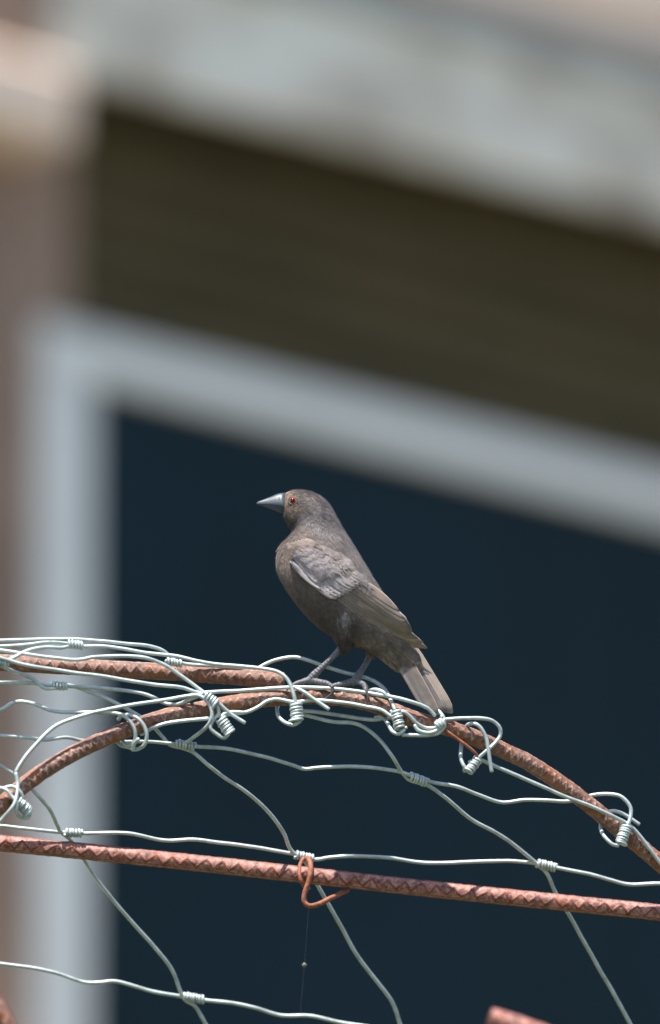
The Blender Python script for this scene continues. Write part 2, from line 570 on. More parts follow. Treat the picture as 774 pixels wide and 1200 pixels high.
arch_o = rebar('arched_rebar', ARCH, lambda x, y: archY(x), BR, 0.0052, M['rust'],
      'rusty ribbed rebar bent into an arch, the bird perched on its crest', pale_side=0.15, seed=3)
def rebar_leg(pix, Yf, seed):
    o = rebar('rebar_leg', pix, Yf, BR, 0.0052, M['rust'], 'x', seed=seed, step=0.006, sides=28)
    for k_ in ('label', 'category'):
        del o[k_]
    o.parent = arch_o
rebar_leg([(-59, 984.3), (-95, 1012), (-150, 1075), (-210, 1190), (-250, 1340), (-270, 1600), (-280, 2500), (-285, 5060)], lambda x, y: archY(max(-60, x)) - 0.00001 * (y - 985), 41)
rebar_leg([(834, 1071), (880, 1120), (940, 1200), (985, 1300), (1010, 1450), (1020, 1700), (1025, 2500), (1030, 5200)], lambda x, y: archY(x), 43)
STUB = [(-420, 757), (-240, 765), (-60, 774), (0, 776.5), (80, 781), (140, 784.5), (200, 787.5), (270, 792.5), (333, 797.5)]
stubY = lambda x, y: 0.004 - 0.00004 * (x - 333)
rebar('cut_rebar', STUB, stubY, 9.3 * PXM, 0.0088, M['rust'],
      'straight rusty rebar with a cut end resting just above the arched rebar', pale_side=0.25, seed=11, rib=0.15)
BARL = [(-420, 947), (-60, 983), (0, 988), (250, 1013.5), (510, 1042.5), (774, 1069.5), (840, 1077), (1200, 1115)]
barY = lambda x, y: 0.080
rebar('straight_rebar', BARL, barY, 9.6 * PXM, 0.0118, M['rust_red'],
      'long straight reddish rebar crossing below the arch through the wire mesh', pale_side=0.35, seed=23, rib=0.13)
rebar('short_rebar', [(573, 1194), (600, 1202), (640, 1216), (700, 1240)], lambda x, y: -0.30, 13 * PXM, 0.009, M['rust_red'],
      'blunt pinkish rebar end poking up below the straight rebar', seed=31, step=0.002, sides=32)
rebar('slanted_rebar', [(-14, 1150), (2, 1186), (24, 1230), (50, 1280)], lambda x, y: -0.16, 9 * PXM, 0.009, M['rust'],
      'dark slanted rebar tip below the lowest mesh wire beside the pale frame', seed=37, step=0.002, sides=32)

# ================================================================== WIRE MESH
WR = 2.25 * PXM
def wp(pts):
    out = []
    for p in pts:
        if len(p) == 2:
            out.append(P(p[0], p[1], g_y(p[1])))
        else:
            out.append(P(p[0], p[1], archY(p[0]) + p[2] * 0.001))
    return out
wmesh = thing('wire_mesh', 'galvanised wire mesh of kinked line wires and knots stretched over the rusty rebars', 'wire mesh', P(387, 1000, 0.12))
def wire(name, pts, r=WR, parent=wmesh, material=None, step=0.0016):
    pts = list(pts)
    if pts[0][0] <= -50: pts = [(-330, pts[0][1] + 3, *pts[0][2:]), (-190, pts[0][1] - 4, *pts[0][2:])] + pts
    if pts[-1][0] >= 815: pts = pts + [(960, pts[-1][1] + 8, *pts[-1][2:]), (1090, pts[-1][1] + 14, *pts[-1][2:])]
    path = crom(wp(pts), step)
    sd_ = random.random() * 50
    path = [p + Vector((noise.noise(p * 55 + Vector((sd_, 0, 0))), 0, noise.noise(p * 55 + Vector((0, sd_, 9))))) * 0.00035 for p in path]
    return link(name, tube_mesh([path], r, 10), material or M['zinc'], parent)

def coil(name, a, b, turns, rad_px, strand_px, parent, material=None, hang=0.0):
    strand_px *= 0.9
    A, B = wp([a, b])
    d = (B - A); L = d.length; d.normalize()
    u = Vector((0, -1, 0)); u = (u - d * u.dot(d)).normalized(); v = d.cross(u)
    pts = []
    turns = min(turns * 1.6, L / (strand_px * PXM * 2.0))
    n = int(turns * 16)
    ph0 = random.random() * 6.28
    for i in range(n + 1):
        q = i / n
        an = ph0 + q * turns * 2 * math.pi
        rr = (rad_px - strand_px) * PXM * (1 + 0.07 * math.sin(q * 17 + ph0))
        if hang and q > 0.93: rr *= 1 + hang * (q - 0.93) / 0.07
        pts.append(A + d * (L * (q + 0.012 * math.sin(q * 23 + ph0))) + u * (rr * math.cos(an)) + v * (rr * math.sin(an)))
    return link(name, tube_mesh([pts], strand_px * PXM, 8), material or M['zinc'], parent)

# line wires (run left to right)
wire('line_wire', [(-50, 752, -2), (0, 750.5, -2), (40, 749.5, -2), (77, 749, -2), (101, 750, -2), (145, 754, -1), (176, 757.5, 0), (192, 763, 1), (203, 772, 2), (214, 777, 4), (250, 780, 5), (290, 784, 6)])
wire('line_wire', [(-50, 758, -2), (0, 757.5, -2), (30, 755.5, -2), (55, 752.5, -2), (79, 754, -2), (98, 757, -2), (119, 757, -2), (145, 760.5, -3), (171, 765, -4), (192, 767.5, -5), (206, 769, -5), (245, 777, -6),
                   (304, 783, -7), (327, 788, -8), (338, 797, -9), (344, 812, -9.5), (347.5, 826, -9)])
wire('line_wire', [(-50, 757, -5), (0, 762, -6), (26, 766, -9), (62, 771, -10), (86, 773.5, -10), (98, 772.5, -10), (109, 770, -10), (145, 769, -10), (170, 770.5, -10), (184, 775, -9), (195, 780, -9), (214, 793, -9), (232, 806, -10), (241, 813, -11), (256, 824, -11), (270, 836, -10), (287, 847, -10)])
wire('line_wire', [(-50, 760, -11), (0, 771, -12), (26, 778, -12), (78, 787, -12), (124, 793, -12), (180, 802, -12), (214, 806, -11), (232, 811.5, -10.5), (243, 811.5, -10), (260, 810.5, -9.5), (304, 808, -8.5), (340, 805.5, -8.5), (390, 807, -8.5), (421, 810.5, -8.5), (458, 816.5, -8.5), (481, 822, -8.5), (501, 829.5, -9), (510, 838, -9)])
wire('line_wire', [(-50, 800, 8), (0, 800, 8), (39, 800.5, 8), (60, 803, 8), (79, 804, 8), (116, 806, 8), (165, 812, 8), (180, 817, 7), (195, 824.5, 4), (210, 825, -3), (222, 820, -8), (232, 816, -9)])
wire('line_wire', [(-50, 848, 8), (0, 832, 6), (15, 824, 6), (24, 822, 5), (39, 824.5, 4), (62, 833, 2), (90, 835, 0), (124, 835, -4), (142, 837.5, -7), (152, 844, -8.5), (158.5, 856, -8.5), (158, 868, -6), (150, 874, 0), (144, 868, 6), (144, 856, 8)])
wire('line_wire', [(-50, 860, 10), (0, 862, 10), (31, 864, 10), (52, 867, 10), (78, 864, 12), (98, 868, 14), (135, 869, 16), (173, 869, 14), (206, 872, 12), (229, 874.5, 12), (270, 878), (314, 888), (342, 896), (357, 901), (372, 899.5), (400, 898), (434, 899.5), (471, 905), (490, 912), (508, 917), (535, 921.5), (560, 931), (588, 940.5), (615, 937.5), (640, 938, 16), (665, 939, 12), (682, 936, 8), (695, 932, 2), (715, 930.5, -4), (729, 934, -8), (739, 946, -10), (739, 956, -10), (736, 967, -10)])
wire('line_wire', [(-50, 963), (0, 968), (40, 972), (76, 976), (97, 976.5), (150, 976.5), (195, 985), (225, 984), (250, 986.5), (300, 993), (345, 1001), (369, 1007), (385, 1005), (405, 1003.5), (455, 1005), (490, 1010.5), (515, 1011.5), (555, 1009.5), (600, 1009), (629, 1012), (653, 1017), (690, 1024), (715, 1031), (737, 1036.5), (774, 1035.5), (820, 1037)])
wire('line_wire', [(-50, 1122), (0, 1129), (60, 1138.5), (100, 1151), (118, 1151.5), (135, 1150), (175, 1161), (213, 1168), (240, 1172), (270, 1175), (300, 1181), (330, 1190), (365, 1190.5), (397, 1198), (430, 1203), (480, 1212)])
# wires that hug the arch
wire('line_wire', [(166, 860, 3), (172, 857, -3), (180, 852.5, -6), (192, 848.5, -7.5), (206, 846, -8.5), (245, 841.5, -8.5), (265, 838, -8.5), (291, 834, -8.5), (303, 828.5, -8.5), (314, 821.5, -8.5), (325, 819.5, -8.5), (345, 822.5, -8.5), (366, 821, -8.5), (390, 822, -8.5), (425, 827, -8.5), (447, 832, -8.5), (461, 840, -9), (472, 834, -10), (480, 839, -9), (488, 847, -9), (500, 853, -9), (511, 853, -10)])
wire('line_wire', [(550, 893, 4), (562, 890, -2), (574, 895, -4), (601, 906.5, -5), (630, 919, -6), (657, 931, -7.5), (698, 947, -8.5), (723, 959, -8.5), (740, 969, -8.5), (753, 983, -8.5), (774, 1011, -8.5), (800, 1042, -8.5)])
wire('line_wire', [(300, 785, 7), (312, 778, 7), (325, 773, 6), (345, 770, 6), (363, 774, 7), (384, 782, 9), (404, 788, 10), (424, 792.5, 10), (440, 799, 8), (450, 807, 4), (457, 818, -4), (463, 832, -9)])
wire('line_wire', [(350, 833, -4), (357, 833, 0), (390, 837, 6), (420, 841.5, 8), (440, 843.5, 6), (452, 841.5, 2), (462, 841, -2)])
wire('stay_wire', [(350, 838, 4), (357, 838, 6), (390, 845.5, 10), (415, 847.5, 12), (428, 853, 14), (446, 868, 14), (460, 886, 14), (470, 904), (480, 914), (500, 920), (520, 933), (552, 960), (580, 975), (604, 991), (620, 1004), (631, 1014), (641, 1023), (651, 1046), (667, 1072), (691, 1115), (718, 1162), (739, 1200), (752, 1226)])
# stay wires (run down across the line wires)
wire('stay_wire', [(-6, 778, -10), (4, 776, -10), (15, 771.5, -10), (34, 762.5, -8), (54, 758.5, -5), (72, 759.5, -3), (80, 757.5, -2), (96, 753, 0)])
wire('stay_wire', [(6, 782, -4), (14, 786, 2), (26, 790, 6), (39, 795.5, 7), (46, 802, 7), (54, 806.5, 7), (66, 806, 7), (80, 803, 10), (101, 809, 10), (124, 818, 11), (160, 837, 13), (180, 852, 13), (190, 863, 13), (200, 873, 13), (212, 876, 14), (225, 881, 14), (247, 899, 20), (272, 917), (298, 935), (318, 955), (333, 977), (341, 996), (350, 1004), (358, 1010), (366, 1026), (380, 1051), (396, 1079), (421, 1123), (445, 1154), (460, 1175), (470, 1202), (478, 1225)])
wire('stay_wire', [(-50, 870, 14), (0, 897, 16), (18, 908, 16), (30, 918, 16), (42, 930, 14), (57, 947, 20), (67, 966, 40), (74, 977), (84, 985), (101, 1011), (124, 1044), (158, 1084), (188, 1118), (203, 1139), (212, 1163), (218, 1172), (228, 1178), (242, 1201), (256, 1225)])
wire('stay_wire', [(19, 905, -9), (22, 899, -9), (30, 887, -9), (41, 874, -9), (54, 860, -9), (70, 848.5, -9), (108, 835.5, -10), (155, 826, -11), (195, 820, -11), (220, 816, -11), (231, 815, -11.5), (240, 819, -12), (246.5, 828, -12), (248.5, 838, -12), (245, 848, -10), (237, 856.5, -5), (226, 865, 4), (214, 874, 12)])
# knots
def knot(a, b, turns, rad, parent=wmesh):
    o = coil('knot', a, b, turns, rad * 0.9, 2.0, parent)
    return o
knot((80, 754.5, -2), (97, 756.5, -2), 4.6, 6.4)
knot((61, 803, 8), (78, 804.5, 8), 4.2, 6.2)
knot((194, 774.5, 1), (213, 778, 3), 4.5, 5.6)
knot((-8, 775, -9), (9, 779, -8), 4.4, 6.2)
knot((207, 871.5, 12), (229, 875.5, 12), 4.2, 6.6)
knot((480, 909.5), (501, 917.5), 4.4, 6.8)
knot((76, 975.5), (97, 976.5), 4.4, 6.2)
knot((346, 1001.5), (368, 1006.5), 4.4, 6.4)
knot((630, 1011.5), (652, 1017), 4.4, 6.6)
knot((216, 1167.5), (239, 1171.5), 4.4, 6.4)

# ------------------------------------------------------------------ wire ties round the arched rebar
def tie(label, x, y, loops, coils, material=None):
    t_ = thing('wire_tie', label, 'wire tie', P(x, y, archY(x)), 'wire ties on the arched rebar')
    for l in loops:
        r = WR
        wire('tie_loop', l, r, t_, material, 0.0012)
    for c_ in coils:
        coil('tie_twist', *c_, t_, material, hang=0.6)
    return t_
tie('wire tie twisted round the low bend of the arched rebar beside the straight rebar', 10, 940,
    [[(-20, 926, -5), (0, 923.5, -8), (8, 926, -10), (14, 933, -11), (20, 940, -12), (19, 952, -11), (24, 958, -6), (33, 958, -2), (35, 953, -3)],
     [(-20, 940, 2), (-6, 930, -4), (4, 924, -8), (15, 922, -10), (24, 928, -11), (28, 937, -10)],
     [(19, 906, -9.5), (21, 917, -10), (20, 932, -12), (17, 943, -13), (12, 950, -12), (5, 958, -9), (-4, 967, -6), (-20, 984, -2)]],
    [((20, 938, -9), (34, 952, -6), 5.5, 7.6, 1.6)])
tie('pair of close wire loops wrapped round the rising side of the arched rebar', 156, 856,
    [[(139, 843, 6), (143, 838.5, -1), (150, 838, -7), (160, 841, -10), (169, 850, -11), (172.5, 862, -10.5), (169, 873, -8), (160, 878, -2), (152, 876, 4), (141, 873, 8), (137, 866, 9)],
     [(156, 879, -3), (158.5, 870, -7), (163, 866, -9.5)]],
    [])
tie('wire tie with two stacked twists and a long loose end under the cut rebar', 250, 830,
    [[(224, 819, 3), (224, 815.5, -6), (230, 813, -10), (238, 813, -11)],
     [(252, 824, -10), (255.5, 830, -11), (256, 837, -11), (250, 844, -10), (247, 853, -10), (255, 860.5, -10), (263, 864.5, -10), (268, 860, -10)],
     [(286, 835, -9), (272, 834.5, -9.5), (263, 836.5, -10), (258.5, 842, -10)]],
    [((240.5, 814, -11), (254, 825, -11.5), 4.6, 6.6, 2.0), ((258.5, 842, -10.5), (270, 859.5, -10.5), 5.6, 7.4, 2.0)])
tie('wire tie with a fat twist hanging by the end of the cut rebar', 347, 832,
    [[(326, 826, 8), (325, 832, 2), (327, 840, -4), (334, 846.5, -8), (344, 849.5, -9), (352, 845, -9)],
     [(347, 806, -9), (357, 811, -10.5), (368, 819, -11), (385.5, 831, -11)]],
    [((347, 824, -9.5), (349, 845, -9.5), 5.6, 8.0, 2.0)])
tie('wire tie with a neat upright twist on the arched rebar under the bird tail', 466, 842,
    [[(440, 841, 8), (449, 841, 2), (455, 848, -4), (461, 857.5, -9), (468, 860, -10), (474, 855, -10)],
     [(428, 813, 2), (434, 809.5, -3), (442, 808.5, -7), (450, 812, -9), (454, 817, -9)]],
    [((464, 832, -9.5), (469, 855, -9.5), 5.4, 7.0, 2.0)])
tie('thick wire hook wrapped round the arched rebar at the tip of the bird tail', 510, 850,
    [[(472, 861.5, -8), (488, 862, -9), (502, 861.5, -10), (514, 858.5, -11), (520.5, 851, -11.5), (520.5, 842, -11), (515, 834, -8), (506, 829, -1), (498, 829, 6)],
     [(486, 850, -9), (490, 855.5, -10), (498, 858.5, -11), (508, 858, -12), (517, 852, -13), (521, 843, -12)]],
    [((511, 851, -11), (521, 846.5, -11), 2.2, 7.0, 2.2)])
tie('open wire loop with a pale twist hanging on the arched rebar beyond the bird tail', 560, 870,
    [[(522, 843, -7), (535, 842, -9), (548, 841.5, -10), (564, 841.5, -10), (577, 844.5, -10), (586, 853, -10), (586.5, 862, -9), (581, 870.5, -9), (570, 880.5, -9.5), (561, 888, -6)],
     [(546, 852, 2), (550, 848.5, -6), (557, 848, -10), (564, 853, -11), (570, 865, -11), (573, 882, -11), (576.5, 904, -10)],
     [(541.5, 868, 5), (541, 876, 0), (540.5, 888, -4), (544, 897, -6), (549, 904, -6)]],
    [((561, 889.5, -5), (548.5, 905, -6), 4.4, 6.2, 1.9)])
tie('tight wire tie with short loose end on the falling side of the arched rebar', 728, 975,
    [[(736, 964, -10), (736, 970, -10)],
     [(704, 966, 6), (704.5, 972, 0), (709, 981, -6), (718, 989.5, -9), (725, 991, -9.5)],
     [(714, 951, 2), (720, 950.5, 0), (732, 954.5, -2), (749.5, 966, -4)]],
    [((735, 968, -10.5), (727, 989, -10), 6.4, 7.2, 1.7)])
rt = thing('rusty_wire_tie', 'orange rusted wire tie bent under the straight reddish rebar', 'wire tie', P(360, 1030, 0.08))
def rwire(pts, r):
    path = crom([P(x, y, 0.080 + d * 0.001) for x, y, d in pts], 0.0012)
    link('tie_loop', tube_mesh([path], r, 9), M['rust_wire'], rt)
rwire([(356, 1006, 6), (352, 1013, 0), (351, 1022, -6), (353, 1032, -7), (358, 1040, -3), (362, 1041, 3)], 2.3 * PXM)
rwire([(360, 1005, 6), (364, 1012, -3), (364, 1024, -8), (361, 1036, -8), (357, 1048, -8), (357, 1057, -8), (362, 1061.5, -8), (371, 1060.5, -6), (388, 1052.5, -2), (408, 1043, 4)], 3.1 * PXM)

# orange rusted strand along the underside of the arch
wire('rusted_strand', [(516, 852, -5), (524, 857, -7), (538, 867, -8), (550, 876, -8), (558, 884, -7), (560, 889, -5)], 1.9 * PXM, material=M['rust_wire'])

# ================================================================== BIRD
def Pb(px, py, d):
    """bird space: photo pixel, d = pixels towards the camera from the bird's plane of symmetry"""
    return P(px, py, -d * PXM + 0.0)
bird = thing('bird', 'grey-brown bird with red eye and stout blue-grey beak perched on the arched rebar', 'bird', P(395, 806, 0))
ST = [((332.5, 580), (332.5, 598), 5.5), ((337, 576.3), (334, 603), 10.5), ((345, 574.6), (336.5, 610), 15), ((358, 575), (339, 617.5), 18.5),
      ((373, 580), (343, 619.5), 20), ((385.5, 591), (342, 625), 21), ((394, 605.5), (336, 632.5), 24), ((402, 620), (328.5, 640), 28.5),
      ((411, 634), (325, 652), 32), ((424, 656), (325.5, 668), 36), ((436, 676), (333, 685), 37.5), ((446, 692), (346, 704.5), 37), ((454, 704), (363, 724), 34.5),
      ((461, 717), (381, 740), 30), ((468, 730), (400, 752), 25), ((475, 742), (424, 759), 20), ((481, 752), (443, 764), 15.5), ((488, 764), (455, 773), 11), ((494, 776), (468, 785), 6.5), ((498, 784), (479, 793), 3)]
def st_interp(k):
    """smooth station lookup"""
    i = max(0, min(len(ST) - 2, int(k))); f = k - i
    def cr(a, b, c_, d): return b + 0.5 * f * (c_ - a + f * (2 * a - 5 * b + 4 * c_ - d + f * (3 * (b - c_) + d - a)))
    g_ = [ST[max(0, i - 1)], ST[i], ST[i + 1], ST[min(len(ST) - 1, i + 2)]]
    U_ = (cr(*[q[0][0] for q in g_]), cr(*[q[0][1] for q in g_]))
    L_ = (cr(*[q[1][0] for q in g_]), cr(*[q[1][1] for q in g_]))
    return U_, L_, cr(*[q[2] for q in g_])
def loft(stations, sides=40, exp=2.0):
    V, Fc = [], []
    for (U_, L_, hw) in stations:
        cx, cy = (U_[0] + L_[0]) / 2, (U_[1] + L_[1]) / 2
        ax, ay = (U_[0] - L_[0]) / 2, (U_[1] - L_[1]) / 2
        for k in range(sides):
            a = 2 * math.pi * k / sides
            ca, sa = math.cos(a), math.sin(a)
            V.append(Pb(cx + ax * ca, cy + ay * ca, hw * sa))
    n = len(stations)
    for i in range(n - 1):
        for k in range(sides):
            a = i * sides + k; b_ = i * sides + (k + 1) % sides
            Fc.append((a, b_, b_ + sides, a + sides))
    Fc.append(tuple(reversed(range(sides)))); Fc.append(tuple((n - 1) * sides + k for k in range(sides)))
    return V, Fc
def merge(parts):
    V, Fc = [], []
    for v, f in parts:
        o = len(V); V += v; Fc += [tuple(i + o for i in q) for q in f]
    me = mesh(V, Fc)
    bm = bmesh.new(); bm.from_mesh(me); bmesh.ops.recalc_face_normals(bm, faces=bm.faces); bm.to_mesh(me); bm.free()
    return me
def remesh(me, vox, smooth=6):
    o = bpy.data.objects.new('tmp', me); C.objects.link(o)
    md = o.modifiers.new('r', 'REMESH'); md.mode = 'VOXEL'; md.voxel_size = vox
    if smooth:
        s_ = o.modifiers.new('s', 'SMOOTH'); s_.iterations = smooth; s_.factor = 0.5
    dg = bpy.context.evaluated_depsgraph_get()
    out = bpy.data.meshes.new_from_object(o.evaluated_get(dg))
    bpy.data.objects.remove(o)
    return out
fine = [st_interp(i * (len(ST) - 1) / 90) for i in range(91)]
parts = [loft(fine)]
def blob(pts):          # [(px,py,d,rad px)]
    path = crom([Pb(x, y, d) for x, y, d, r in pts], 0.0015)
    rr = [r for *_, r in pts]
    def rad(q):
        k = q * (len(rr) - 1); i = min(len(rr) - 2, int(k)); return (rr[i] + (rr[i + 1] - rr[i]) * (k - i)) * PXM
    return tube_data(path, rad, 20)
parts.append(blob([(396, 722, 14, 17), (400, 738, 16, 14), (402, 749, 15, 11), (403, 757, 14.5, 8), (401, 763, 14, 4.6)]))     # near thigh
parts.append(blob([(424, 738, -12, 16), (430, 751, -13, 11), (434, 761, -13, 6.5), (435.5, 768, -13, 4.2)]))                 # far thigh
parts.append(blob([(342, 600, 6, 10), (346, 608, 7, 10), (354, 612, 8, 9)])) ; parts.append(blob([(342, 600, -6, 10), (346, 608, -7, 10), (354, 612, -8, 9)]))
parts.append(blob([(434, 744, 5, 15), (443, 754, 6, 13.5), (452, 764, 6, 10), (460, 774, 5, 6.5), (466, 782, 4, 3)]))
bm_ = remesh(merge(parts), 0.0010, 5)
bm_.update()
bvh = BVHTree.FromPolygons([v_.co.copy() for v_ in bm_.vertices], [tuple(p.vertices) for p in bm_.polygons])

def axis_at(co):
    """pixel position, flow direction (world) and station index at a world point near the bird"""
    best, bi = 1e9, 0
    for i, (U_, L_, hw) in enumerate(AXC):
        d = (co.x - U_.x) ** 2 + (co.z - U_.z) ** 2
        if d < best: best, bi = d, i
    return bi
AXC = [(Pb((u[0] + l[0]) / 2, (u[1] + l[1]) / 2, 0), Pb(*l, 0), hw) for u, l, hw in fine]
FLOW = [(AXC[min(i + 3, 90)][0] - AXC[max(i - 3, 0)][0]).normalized() for i in range(91)]

TUFT = P(404, 730, 0)
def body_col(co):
    """plumage colour of the bird by body region, belly shade painted in"""
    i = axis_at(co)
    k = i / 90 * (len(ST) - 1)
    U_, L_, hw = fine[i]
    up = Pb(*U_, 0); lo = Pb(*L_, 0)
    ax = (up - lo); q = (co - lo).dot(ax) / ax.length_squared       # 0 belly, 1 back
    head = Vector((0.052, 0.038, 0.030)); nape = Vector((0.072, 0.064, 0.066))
    breast = Vector((0.098, 0.075, 0.062)); belly = Vector((0.054, 0.041, 0.034)); back = Vector((0.120, 0.104, 0.100)); vent = Vector((0.125, 0.095, 0.076))  # belly brown is darkened further, shading of the underside put into the colour
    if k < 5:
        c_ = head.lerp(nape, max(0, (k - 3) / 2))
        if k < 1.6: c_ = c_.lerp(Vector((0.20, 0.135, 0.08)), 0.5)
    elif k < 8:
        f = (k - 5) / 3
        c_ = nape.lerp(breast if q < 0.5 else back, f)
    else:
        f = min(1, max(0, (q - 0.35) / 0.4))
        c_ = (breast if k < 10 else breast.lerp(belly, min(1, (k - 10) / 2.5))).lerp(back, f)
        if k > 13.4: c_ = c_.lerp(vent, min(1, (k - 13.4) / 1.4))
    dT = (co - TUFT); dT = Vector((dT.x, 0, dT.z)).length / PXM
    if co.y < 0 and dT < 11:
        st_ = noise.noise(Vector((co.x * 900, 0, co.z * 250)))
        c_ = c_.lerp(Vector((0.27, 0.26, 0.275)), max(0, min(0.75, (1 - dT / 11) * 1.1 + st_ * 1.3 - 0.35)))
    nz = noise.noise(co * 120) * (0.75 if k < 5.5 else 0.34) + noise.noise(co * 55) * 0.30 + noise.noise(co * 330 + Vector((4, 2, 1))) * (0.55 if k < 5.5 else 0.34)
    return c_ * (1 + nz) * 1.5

def set_col(me, cols, corner=False):
    at = me.color_attributes.new('col', 'FLOAT_COLOR', 'POINT')
    flat = []
    for c_ in cols: flat += [max(0.004, c_[0]), max(0.004, c_[1]), max(0.004, c_[2]), c_[3] if len(c_) > 3 else 1.0]
    at.data.foreach_set('color', flat)
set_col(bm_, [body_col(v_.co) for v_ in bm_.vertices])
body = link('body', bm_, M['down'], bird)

# ---- feather builder -------------------------------------------------------
FE = {}
def feather_verts(rows, cols, shape):
    """template: (across -1..1, along 0..1, halfwidth factor)"""
    T_ = []
    for j in range(rows + 1):
        y = j / rows
        if shape == 'blunt':
            wf = min(1, 0.45 + 1.5 * y) * (1 - max(0, (y - 0.80) / 0.20) ** 2.2) ** 0.5 if y < 1 else 0.12
        elif shape == 'point':
            wf = min(1, 0.5 + 1.2 * y) * (1 - max(0, (y - 0.55) / 0.45) ** 1.6) ** 0.75 if y < 1 else 0.08
        else:
            wf = min(1, 0.35 + 1.9 * y) * (1 - max(0, (y - 0.5) / 0.5) ** 2.4) ** 0.5 if y < 1 else 0.12
        for i in range(cols + 1):
            T_.append((2 * i / cols - 1, y, wf))
    return T_
def grid_faces(rows, cols, o=0):
    return [(o + j * (cols + 1) + i, o + j * (cols + 1) + i + 1, o + (j + 1) * (cols + 1) + i + 1, o + (j + 1) * (cols + 1) + i) for j in range(rows) for i in range(cols)]
def add_uv(me, uvs):
    uvl = me.uv_layers.new(name='UVMap')
    flat = []
    for lp in me.loops: flat += list(uvs[lp.vertex_index])
    uvl.data.foreach_set('uv', flat)

# ---- contour plumage: thousands of small overlapping feathers on the body
random.seed(21)
V, Fc, UVs, cols = [], [], [], []
tmpl = feather_verts(5, 4, 'point')
polys = [(p.center.copy(), p.normal.copy(), p.area) for p in bm_.polygons]
tot = sum(p[2] for p in polys)
target_n = 6000
acc, order = 0.0, []
random.shuffle(polys)
for cpos, nor, ar in polys:
    i = axis_at(cpos); k = i / 90 * (len(ST) - 1)
    dens = 2.6 if k < 5.5 else 1.0
    acc += ar / tot * target_n * dens
    while acc > 1:
        acc -= 1
        order.append((i, k, cpos, nor))
Z_T1, Z_T2 = P(400, 748).z, P(430, 757).z
X_T0, X_T1, X_T2 = P(388, 750).x, P(416, 750).x, P(446, 750).x
for i, k, cpos, nor in order:
    if k < 1.2 or k > 17.6: continue
    if cpos.z < Z_T1 and X_T0 < cpos.x < X_T1 or cpos.z < Z_T2 and X_T1 < cpos.x < X_T2: continue
    f = FLOW[i].copy()
    if cpos.x > P(392, 745).x - 0.004 and cpos.z < P(400, 747).z and k > 12 and k < 15.2:
        f = Vector((0.15, 0, -1))
    f = (f + Vector((random.uniform(-.2, .2), random.uniform(-.2, .2), random.uniform(-.2, .2)))).normalized()
    f = f - nor * f.dot(nor)
    if f.length < 0.2: continue
    f.normalize()
    side = nor.cross(f)
    size = interp([(0, 3.2), (3, 4.6), (6, 8), (9, 12), (14, 11), (16, 12), (19, 8)], k) * random.uniform(0.8, 1.25) * 1.1
    L_, W_ = size * PXM * 1.3, size * PXM * 0.44
    c0 = body_col(cpos) * random.uniform(0.86, 1.18)
    c4 = (c0.x, c0.y, c0.z, random.random() * 20)
    lift = random.uniform(0.03, 0.10)
    o = len(V)
    for (x, y, wf) in tmpl:
        p = cpos + f * (L_ * (y - 0.35)) + side * (W_ * wf * x) + nor * (0.00025 + L_ * lift * y - 0.10 * W_ * x * x - L_ * 0.08 * y * y)
        V.append(p); UVs.append((x * 0.5 * wf + 0.5, y)); cols.append(c4)
    Fc += grid_faces(5, 4, o)
me = mesh(V, Fc); add_uv(me, UVs); set_col(me, cols)
o = link('contour_feathers', me, M['contour'], bird); o['kind'] = 'stuff'
# ---- loose barbs: hair-fine slivers that break up the outline
V, Fc, cols = [], [], []
for rep_ in range(2):
    for cpos, nor, ar in polys:
        if random.random() > 0.8: continue
        i = axis_at(cpos); k = i / 90 * (len(ST) - 1)
        if k < 1.0 or k > 18.0: continue
        f = (FLOW[i] + Vector((random.uniform(-.35, .35), random.uniform(-.35, .35), random.uniform(-.35, .35))))
        f = (f - nor * f.dot(nor)).normalized()
        side = nor.cross(f)
        Ls = interp([(0, 1.6), (3, 2.4), (6, 4), (10, 5.5), (19, 6)], k) * PXM * random.uniform(0.7, 1.4)
        b0 = cpos + nor * random.uniform(0.0003, 0.0011)
        tip = b0 + f * Ls + nor * (Ls * random.uniform(0.05, 0.22))
        wv = 0.30 * PXM
        o = len(V)
        V += [b0 - side * wv, b0 + side * wv, tip]
        Fc.append((o, o + 1, o + 2))
        c0 = body_col(cpos) * random.uniform(0.85, 1.25)
        cols += [(c0.x, c0.y, c0.z, 1)] * 3
me = mesh(V, Fc); set_col(me, cols)
o = link('loose_barbs', me, M['down'], bird); o['kind'] = 'stuff'

# ---- wing ------------------------------------------------------------------
WS, WT = Vector((338, 640)), Vector((499, 757))
WL = (WT - WS).length
wd = (WT - WS) / WL
wn = Vector((wd.y, -wd.x))            # towards the back (up in the picture)
def wing_depth(px, py):
    r_ = Vector((px, py)) - WS
    u = r_.dot(wd) / WL; v_ = r_.dot(wn)
    dep = interp([(-0.1, 30), (0.1, 39), (0.25, 42), (0.45, 40), (0.65, 32), (0.85, 19), (1.0, 10), (1.1, 6)], u)
    h = interp([(-0.1, 18), (0.1, 28), (0.4, 30), (0.7, 22), (1.0, 9)], u)
    q = (v_ - 4) / h
    d = dep * (1 - 0.34 * min(1.6, q * q))
    # stay outside the body
    for dy in (0,):
        y0 = -0.3
        a = P(px, py, y0); b_ = P(px, py, 0.0)
        hit, nrm, idx, dist = bvh.ray_cast(a, (b_ - a).normalized(), 0.6)
        if hit is not None and hit.y < 0.0:
            d = max(d, -hit.y / PXM + 1.6)
    return d
